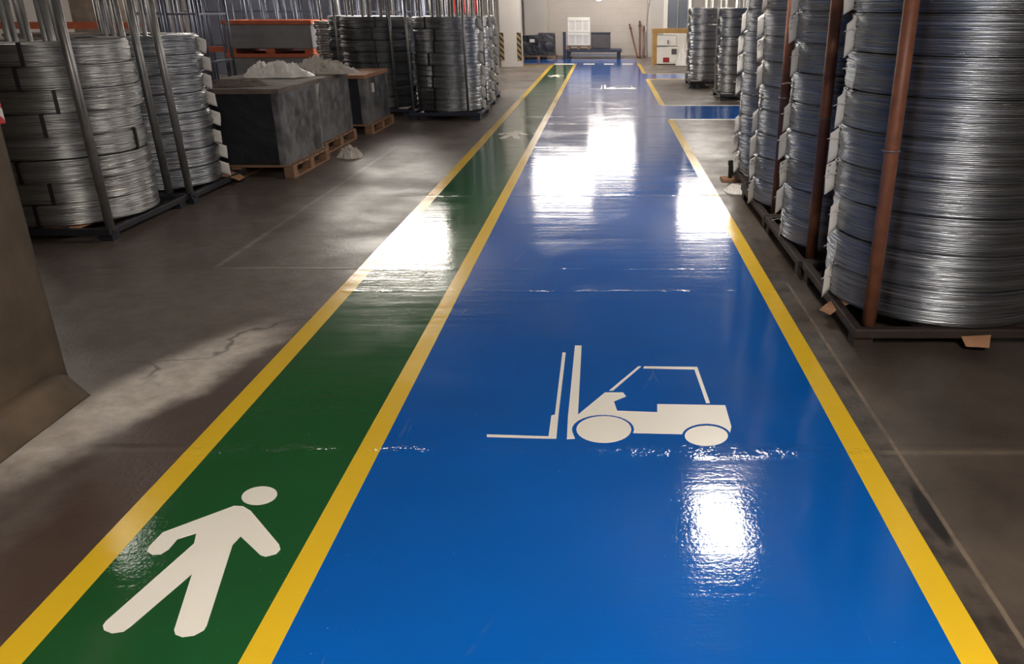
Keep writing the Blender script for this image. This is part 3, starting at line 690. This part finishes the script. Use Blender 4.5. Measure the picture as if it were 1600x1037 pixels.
def lump_box(w, d, z0, z1, amp, seed, cuts=14, sq=0.0):
    m = MB(); bm = m.bm
    bmesh.ops.create_cube(bm, size=1.0)
    bmesh.ops.subdivide_edges(bm, edges=bm.edges[:], cuts=cuts, use_grid_fill=True)
    for v in bm.verts:
        p = Vector((v.co.x * w, v.co.y * d, z0 + (v.co.z + .5) * (z1 - z0)))
        n = noise.noise_vector(p * 3.1 + Vector((seed, 0, 0))) * amp + noise.noise_vector(p * 10 + Vector((0, seed, 0))) * amp * .45
        k = abs(v.co.z) < .499 or v.co.z > 0
        rr = 1 - sq * max(0, abs(v.co.x * v.co.y) * 4 - .72)
        p.x *= rr; p.y *= rr
        v.co = p + (n if k else Vector((n.x, n.y, 0)) * .5)
    return m
def bundle(cx, cy, w, d, z0, z1, label, mat, seed, lid=True, film=True, filmx=None, lidmat='dark_card'):
    e = empty('wrapped_bundle', (cx, cy, z0), label, 'wrapped goods', 'wrapped bundles on the left pallets')
    H = z1 - z0
    lump_box(w, d, 0.004, H, .012, seed).build('load', M[mat], e, False)
    if film:
        f = MB(); bm = f.bm; K = 14
        # film wall on the aisle side and its turn round the corner
        pts = [(w / 2 - .07, -d / 2 - .016), (w / 2 - .03, -d / 2 - .018), (w / 2 + .014, -d / 2 - .008)] + [(w / 2 + .02, -d / 2 + d * t / 8) for t in range(1, 9)]
        g = [[], []]
        for s in (0, 1):
            for i, (x, y) in enumerate(pts):
                row = []
                for j in range(K + 1):
                    z = .0 + H * 1.0 * j / K
                    n = noise.noise_vector(Vector((x * 7, y * 7, z * 5 + seed))) * .012
                    row.append(bm.verts.new((x + n.x + s * .002, y + n.y - s * .002, z)))
                g[s].append(row)
        for s in (0, 1):
            for i in range(len(pts) - 1):
                for j in range(K):
                    q = (g[s][i][j], g[s][i + 1][j], g[s][i + 1][j + 1], g[s][i][j + 1]); bm.faces.new(q if s else q[::-1])
        f.build('stretch_film', M['film'], e, True)
    if lid:
        lump_box(w + .05, d + .05, H - .02, H + .028, .012, seed + 4, 12).build('cardboard_lid', M[lidmat], e, False)
    return e
pallet(-3.80, 8.93, 1.18, 1.16, 'wooden pallet under the nearest black wrapped bundle')
bundle(-3.83, 8.95, 1.10, 1.12, .136, .86, 'black wrapped bundle nearest the camera with grey film on its aisle side', 'black_wrap', 2)
pallet(-3.90, 10.46, 1.1, 1.3, 'wooden pallet under the middle grey wrapped bundle')
b2 = bundle(-3.93, 10.46, 1.06, 1.25, .136, .84, 'grey film wrapped bundle between two black bundles', 'grey_wrap', 5)
MB().prism([(-.07, -.02), (.10, 0), (.08, -.10), (.05, -.2), (.0, -.16), (-.05, -.08)], 0, .003).build('paper_label', M['white_sheet'], b2).matrix_local = Matrix.Translation((.50, -.655, .69)) @ Matrix.Rotation(pi / 2, 4, 'X')
pallet(-3.80, 12.05, 1.14, 1.24, 'wooden pallet under the farthest dark navy bundle')
b3 = bundle(-3.83, 12.06, 1.08, 1.18, .136, .76, 'dark navy board bundle farthest of the three pallet loads', 'navy_wrap', 9, lidmat='card')
MB().span((.545, -.28, .40), (.57, -.2, .52)).build('paper_label', M['white'], b3)
def crumple(name, cx, cy, rx, ry, z0, hgt, mat, seed, label, cat='plastic sheet', K=34, pk=None):
    m = MB(); bm = m.bm; q = random.Random(seed); rows = []
    def top(u, v):
        p = Vector((u * 2.2 + seed, v * 2.2, seed * 1.7))
        w = noise.noise_vector(p * 1.3) * .5
        rd = lambda f, o: 1 - min(1, abs(noise.noise((p + w) * f + Vector((o, 0, 0)))) * 2.6)
        n = .55 * rd(1.1, 0) + .38 * rd(2.3, 7) + .22 * rd(4.9, 3)
        r = math.hypot(u, v)
        hh = max(0, 1 - r ** 3.0) * (.22 + n * .85)
        if pk: hh += pk[2] * math.exp(-((u - pk[0]) ** 2 + (v - pk[1]) ** 2) / .05)
        return hh
    for i in range(K + 1):
        r = i / K; row = []
        for k in range(60):
            a = 2 * pi * k / 60
            edge = 1 + .3 * noise.noise(Vector((cos(a) * 1.6, sin(a) * 1.6, seed))) + .14 * noise.noise(Vector((cos(a) * 5, sin(a) * 5, seed)))
            u, v = r * cos(a), r * sin(a)
            row.append(bm.verts.new((u * rx * edge, v * ry * edge, .004 + hgt * top(u, v))))
        rows.append(row)
    for i in range(K):
        for k in range(60):
            j = (k + 1) % 60
            if i == 0: 
                bm.faces.new((rows[0][k], rows[1][k], rows[1][j]))
            else: bm.faces.new((rows[i][k], rows[i + 1][k], rows[i + 1][j], rows[i][j]))
    bot = [bm.verts.new((v.co.x, v.co.y, 0)) for v in rows[-1]]
    for k in range(60):
        j = (k + 1) % 60; bm.faces.new((rows[-1][k], bot[k], bot[j], rows[-1][j]))
    bm.faces.new(bot[::-1])
    bmesh.ops.remove_doubles(bm, verts=rows[0], dist=.02)
    bmesh.ops.recalc_face_normals(bm, faces=bm.faces[:])
    o = m.build(name, M[mat], None, False); o.location = (cx, cy, z0)
    return tag(o, label, cat)
crumple('plastic_sheet', -3.98, 10.2, .40, .36, .872, .17, 'white_sheet', 4, 'bright white crumpled plastic sheet on top of the grey bundle')
crumple('plastic_sheet', -3.62, 10.72, .42, .34, .872, .15, 'grey_sheet', 9, 'greyish crumpled plastic sheet with a peak on the grey bundle', pk=(-.15, .1, .55))
crumple('plastic_scrap', -3.85, 8.75, .40, .22, .892, .055, 'dark_card', 14, 'small dirty film scrap on the lid of the nearest black bundle', 'plastic sheet')
crumple('plastic_scrap', -3.02, 9.66, .15, .13, 0, .13, 'grey_sheet', 21, 'small grey film scrap on the floor between the first two pallets', 'plastic sheet')

# ------------------------------------------------------------------ stacked bins, racks, background left
def steel_bin(x, y, z, w, d, h, label):
    e = empty('steel_bin', (x, y, z), label, 'bin', 'orange rimmed steel bins')
    MB().span((-w / 2, -d / 2, .08), (w / 2, d / 2, h - .06)).build('panel_body', M['bin_grey'], e, bevel=.02)
    r = MB(); t = .05
    for sy in (-1, 1): r.span((-w / 2 - .03, sy * d / 2 - t / 2, h - .07), (w / 2 + .03, sy * d / 2 + t / 2, h))
    for sx in (-1, 1): r.span((sx * w / 2 - t / 2, -d / 2, h - .07), (sx * w / 2 + t / 2, d / 2, h - .001))
    tag(r.build('rim', M['orange'], e, bevel=.006), 'orange rim')
    b = MB()
    for sx in (-1, 0, 1): b.span((sx * (w / 2 - .08) - .08, -d / 2, 0), (sx * (w / 2 - .08) + .08, d / 2, .08))
    tag(b.build('runner', M['orange'], e, bevel=.006), 'orange runner')
    return e
steel_bin(-6.05, 16.0, 0, 1.55, 1.1, .86, 'lower grey steel bin with orange rim behind the wrapped bundles')
steel_bin(-6.05, 16.0, .86, 1.55, 1.1, .56, 'upper grey steel bin with orange rim stacked on another')
def rack(x0, x1, y, d, beams, label, top):
    e = empty('pallet_rack', ((x0 + x1) / 2, y, 0), label, 'rack', 'pallet racks on the left')
    w = (x1 - x0) / 2
    for sx in (-1, 0, 1):
        for sy in (-1, 1):
            MB().span((sx * w - .04, sy * d / 2 - .04, 0), (sx * w + .04, sy * d / 2 + .04, top)).build('upright', M['blue_steel'], e)
    for z in beams:
        for sy in (-1, 1):
            tag(MB().span((-w + .04, sy * d / 2 - .025, z - .1), (-.04, sy * d / 2 + .025, z)).build('beam', M['orange'], e), 'orange beam')
            tag(MB().span((.04, sy * d / 2 - .025, z - .1), (w - .04, sy * d / 2 + .025, z)).build('beam', M['orange'], e), 'orange beam')
    return e
rack(-13.6, -8.35, 15.8, 1.0, (.5, 1.38), 'orange beamed pallet rack in front of the bright left wall', 1.46)
rack(-8.15, -7.35, 16.2, .9, (.3, .93), 'narrow orange beamed rack beside the stacked bins', 1.0)
for i, (x, w, h, m) in enumerate([(-12.6, 1.0, .62, 'dark_card'), (-11.5, .9, .5, 'grey_dark'), (-10.2, 1.1, .7, 'dark_card'), (-9.0, .95, .66, 'grey_dark')]):
    e = empty('storage_crate', (x, 15.8, .5), ['brown crate at the left end of the orange rack', 'grey crate second from the left in the orange rack', 'brown crate right of centre in the orange rack', 'grey crate at the right end of the orange rack'][i], 'crate', 'crates in the orange rack')
    MB().span((-w / 2, -.42, .002), (w / 2, .42, h - .05)).build('crate_body', M[m], e, bevel=.01)
    MB().span((-w / 2 - .015, -.435, h - .05), (w / 2 + .015, .435, h)).build('crate_lid', M[m], e, bevel=.008)
e = empty('storage_box', (-11.6, 20.5, 0), 'tall brown grey cupboard behind the orange rack', 'cupboard')
MB().span((-.75, -.4, 0), (.75, .4, 2.3)).build('cupboard_body', M['dark_card'], e, bevel=.01)
for sx in (-1, 1): MB().span((sx * .74, -.42, .08), (sx * .01, -.402, 2.25)).build('cupboard_door', M['dark_card'], e, bevel=.004)
rs = empty('sign_board', (-2.82, 17.4, 0), 'dark red board on legs behind the far left coil stacks', 'board')
MB().span((-.35, -.02, 1.52), (.30, .02, 2.0)).build('board_panel', M['red'], rs, bevel=.004)
MB().span((-.33, -.015, 0), (-.29, .015, 1.52)).build('leg', M['grey_steel'], rs); MB().span((.24, -.015, 0), (.28, .015, 1.52)).build('leg', M['grey_steel'], rs)
rv = empty('signal_post', (-9.15, 14.2, 0), 'thin post with red and white head before the orange rack', 'post')
MB().tube((0, 0, .01), (0, 0, 1.52), .015).build('pole', M['grey_steel'], rv, True)
MB().tube((0, 0, 0), (0, 0, .012), .14, 20).build('base_disc', M['grey_steel'], rv)
MB().span((-.13, -.03, 1.52), (-.02, .03, 1.60)).build('white_half', M['white'], rv, bevel=.01)
tag(MB().span((-.02, -.035, 1.51), (.11, .035, 1.62)).build('red_half', M['red'], rv, bevel=.012), 'red head')

# ------------------------------------------------------------------ far end
e = empty('platform_scale', (-.42, 29.3, 0), 'low dark blue platform standing at the foot of the back wall', 'platform')
MB().span((-.92, -.5, .22), (.95, .5, .30)).build('deck', M['navy_steel'], e, bevel=.01)
for sx in (-1, 1): MB().span((sx * .85 - .06, -.45, 0), (sx * .85 + .06, .45, .22)).build('leg', M['black_steel'], e)
tag(MB().span((-.78, -.48, .08), (.78, -.44, .17)).build('front_rail', M['bin_grey'], e), 'pale front rail')
e = empty('dark_post', (-1.39, 28.75, 0), 'dark blue upright post at the left end of the platform', 'post')
MB().span((-.05, -.05, .01), (.05, .05, .86)).build('shaft', M['navy_steel'], e, bevel=.006)
MB().span((-.1, -.1, 0), (.1, .1, .012)).build('base_plate', M['navy_steel'], e)
def crate_white(z, h, label):
    e = empty('white_crate', (-.91, 29.25, z), label, 'crate', 'white crates on the platform')
    MB().span((-.36, -.34, .002), (.36, .34, h - .03)).build('packing', M['foam'], e, bevel=.02)
    b = MB()
    for x in (-.34, -.12, .12, .34): b.span((x - .03, -.35, .01), (x + .03, -.335, h - .03))
    b.span((-.37, -.352, h - .09), (.37, -.337, h - .03)); b.span((-.37, -.352, .01), (.37, -.337, .06))
    b.build('slat_frame', M['white'], e)
    MB().span((-.37, -.35, h - .03), (.37, .35, h - .002)).build('top_panel', M['white'], e, bevel=.006)
pallet(-.93, 29.25, .78, .7, 'brown pallet on the dark platform under the white crates', .12, 'pallets at the back wall').location.z = .3
crate_white(.422, .42, 'lower white crate standing on the platform pallet')
crate_white(.842, .46, 'upper white crate stacked on another white crate')
e = empty('dark_cabinet', (-.18, 29.45, .3), 'small dark grey cabinet on the platform right of the white crates', 'cabinet')
MB().span((-.33, -.2, .002), (.33, .2, .5)).build('cabinet_body', M['grey_dark'], e, bevel=.01)
MB().span((-.27, -.215, .04), (.27, -.2, .44)).build('door', M['grey_dark'], e, bevel=.004)
MB().span((-.34, -.22, .5), (.34, .21, .53)).build('cabinet_top', M['navy_steel'], e, bevel=.004)
pallet(-2.25, 28.95, 1.15, .9, 'pallet under the dark wrapped goods beside the striped column', .12, 'pallets at the back wall')
e = empty('wrapped_bundle', (-2.25, 28.95, .122), 'low dark film wrapped bundle beside the striped column', 'wrapped goods')
lump_box(1.05, .8, .002, .62, .03, 17).build('load', M['black_wrap'], e)
lump_box(.5, .82, .3, .70, .03, 19, 10).build('load_hump', M['grey_wrap'], e).location.x = .26
MB().span((-.28, -.45, .42), (-.12, -.43, .52)).build('paper_label', M['white'], e)
wl = empty('wall_lamp', (-.26, 31.0, 1.93), 'small round white lamp on the back wall', 'light')
wl.rotation_euler.x = pi / 2
MB().lathe([(.001, .0), (.13, .0), (.13, .03), (.001, .031)], 28, close=False).build('lamp_base', M['white'], wl, True)
MB().lathe([(.115, .03), (.11, .06), (.08, .09), (.04, .105), (.001, .11)], 28, close=False).build('lamp_globe', emit('wall_lamp_glow', 3.0), wl, True)

PO = [((1.20, 28.7), (1.50, 29.86), 1.95, 'pale_pole', 'long pale pole leaning against the wall end beside the lanes', 'grey_steel', .016),
      ((1.08, 29.4), (.84, 30.93), 1.05, 'rusty_bar', 'rusty bar leaning left at the back wall', 'rust', .03),
      ((1.16, 29.4), (1.20, 30.93), 1.15, 'rusty_bar', 'rusty bar leaning right at the back wall', 'rust', .035),
      ((1.30, 29.4), (1.36, 30.93), .98, 'rusty_bar', 'dark rusty bar leaning nearest the pale wall end', 'rust', .03)]
for (x0, y0), (x1, y1), z, nm, lab, mt, r in PO:
    e = empty(nm, (x0, y0, 0), lab, 'bar', None)
    MB().tube((0, 0, r * .6), (x1 - x0, y1 - y0 - r * 1.4, z), r, 10).build('shaft', M[mt], e, True)
    v = Vector((x1 - x0, y1 - y0 - r * 1.4, z)); MB().tube(v * .86, v * .9, r * 1.5, 10).build('collar', M[mt], e, True)
e = empty('wooden_portal', (2.02, 26.25, 0), 'yellow painted wooden portal around the white machine', 'frame')
for sx in (-1, 1): MB().span((sx * .53 - .07, -.25, 0), (sx * .53 + .07, .25, .99)).build('side_post', M['yellow_wood'], e, bevel=.008)
MB().span((-.62, -.26, .90), (.62, .26, 1.03)).build('top_beam', M['yellow_wood'], e, bevel=.008)
e = empty('white_machine', (1.90, 26.22, 0), 'white boxy machine with red label inside the yellow frame', 'machine')
MB().span((-.36, -.26, .02), (.30, .22, .52)).build('lower_body', M['white'], e, bevel=.02)
MB().span((-.36, -.24, .535), (.24, .22, .84)).build('upper_body', M['white'], e, bevel=.03)
tag(MB().span((-.37, -.27, .52), (-.04, .2, .536)).build('seam', M['grey_dark'], e), 'dark seam')
tag(MB().span((-.17, -.275, .07), (.02, -.26, .21)).build('label', M['red'], e), 'red label')
tag(MB().span((.08, -.275, .30), (.24, -.26, .46)).build('panel', M['grey_dark'], e, bevel=.004), 'dark grey panel')
MB().path([(-.03, -.25, .6), (-.03, -.29, .62), (-.03, -.29, .68), (-.03, -.25, .70)], .012, 8).build('handle', M['black_steel'], e, True)
MB().span((-.3, -.2, 0), (.25, .18, .02)).build('foot', M['black_steel'], e)
crumple('white_sack', 2.40, 25.72, .30, .18, 0, .62, 'white_sheet', 33, 'full white sack leaning before the right post of the yellow frame', 'sack')
e = empty('door_stop', (1.27, 8.3, 0), 'small black peg on a card scrap beside the fourth right hand stack', 'peg')
MB().span((-.09, -.1, 0), (.12, .1, .02)).build('card_base', M['card'], e)
MB().span((-.02, -.02, .02), (.02, .02, .2)).build('peg', M['strap'], e, bevel=.004)
crumple('plastic_scrap', 1.24, 7.75, .10, .16, 0, .06, 'white_sheet', 41, 'white film scrap on the floor by the fourth right hand stack', 'plastic sheet')
crumple('plastic_scrap', 2.0, 18.3, .22, .12, 0, .12, 'strap', 47, 'black film scrap at the foot of the stack before the yellow frame', 'plastic sheet')
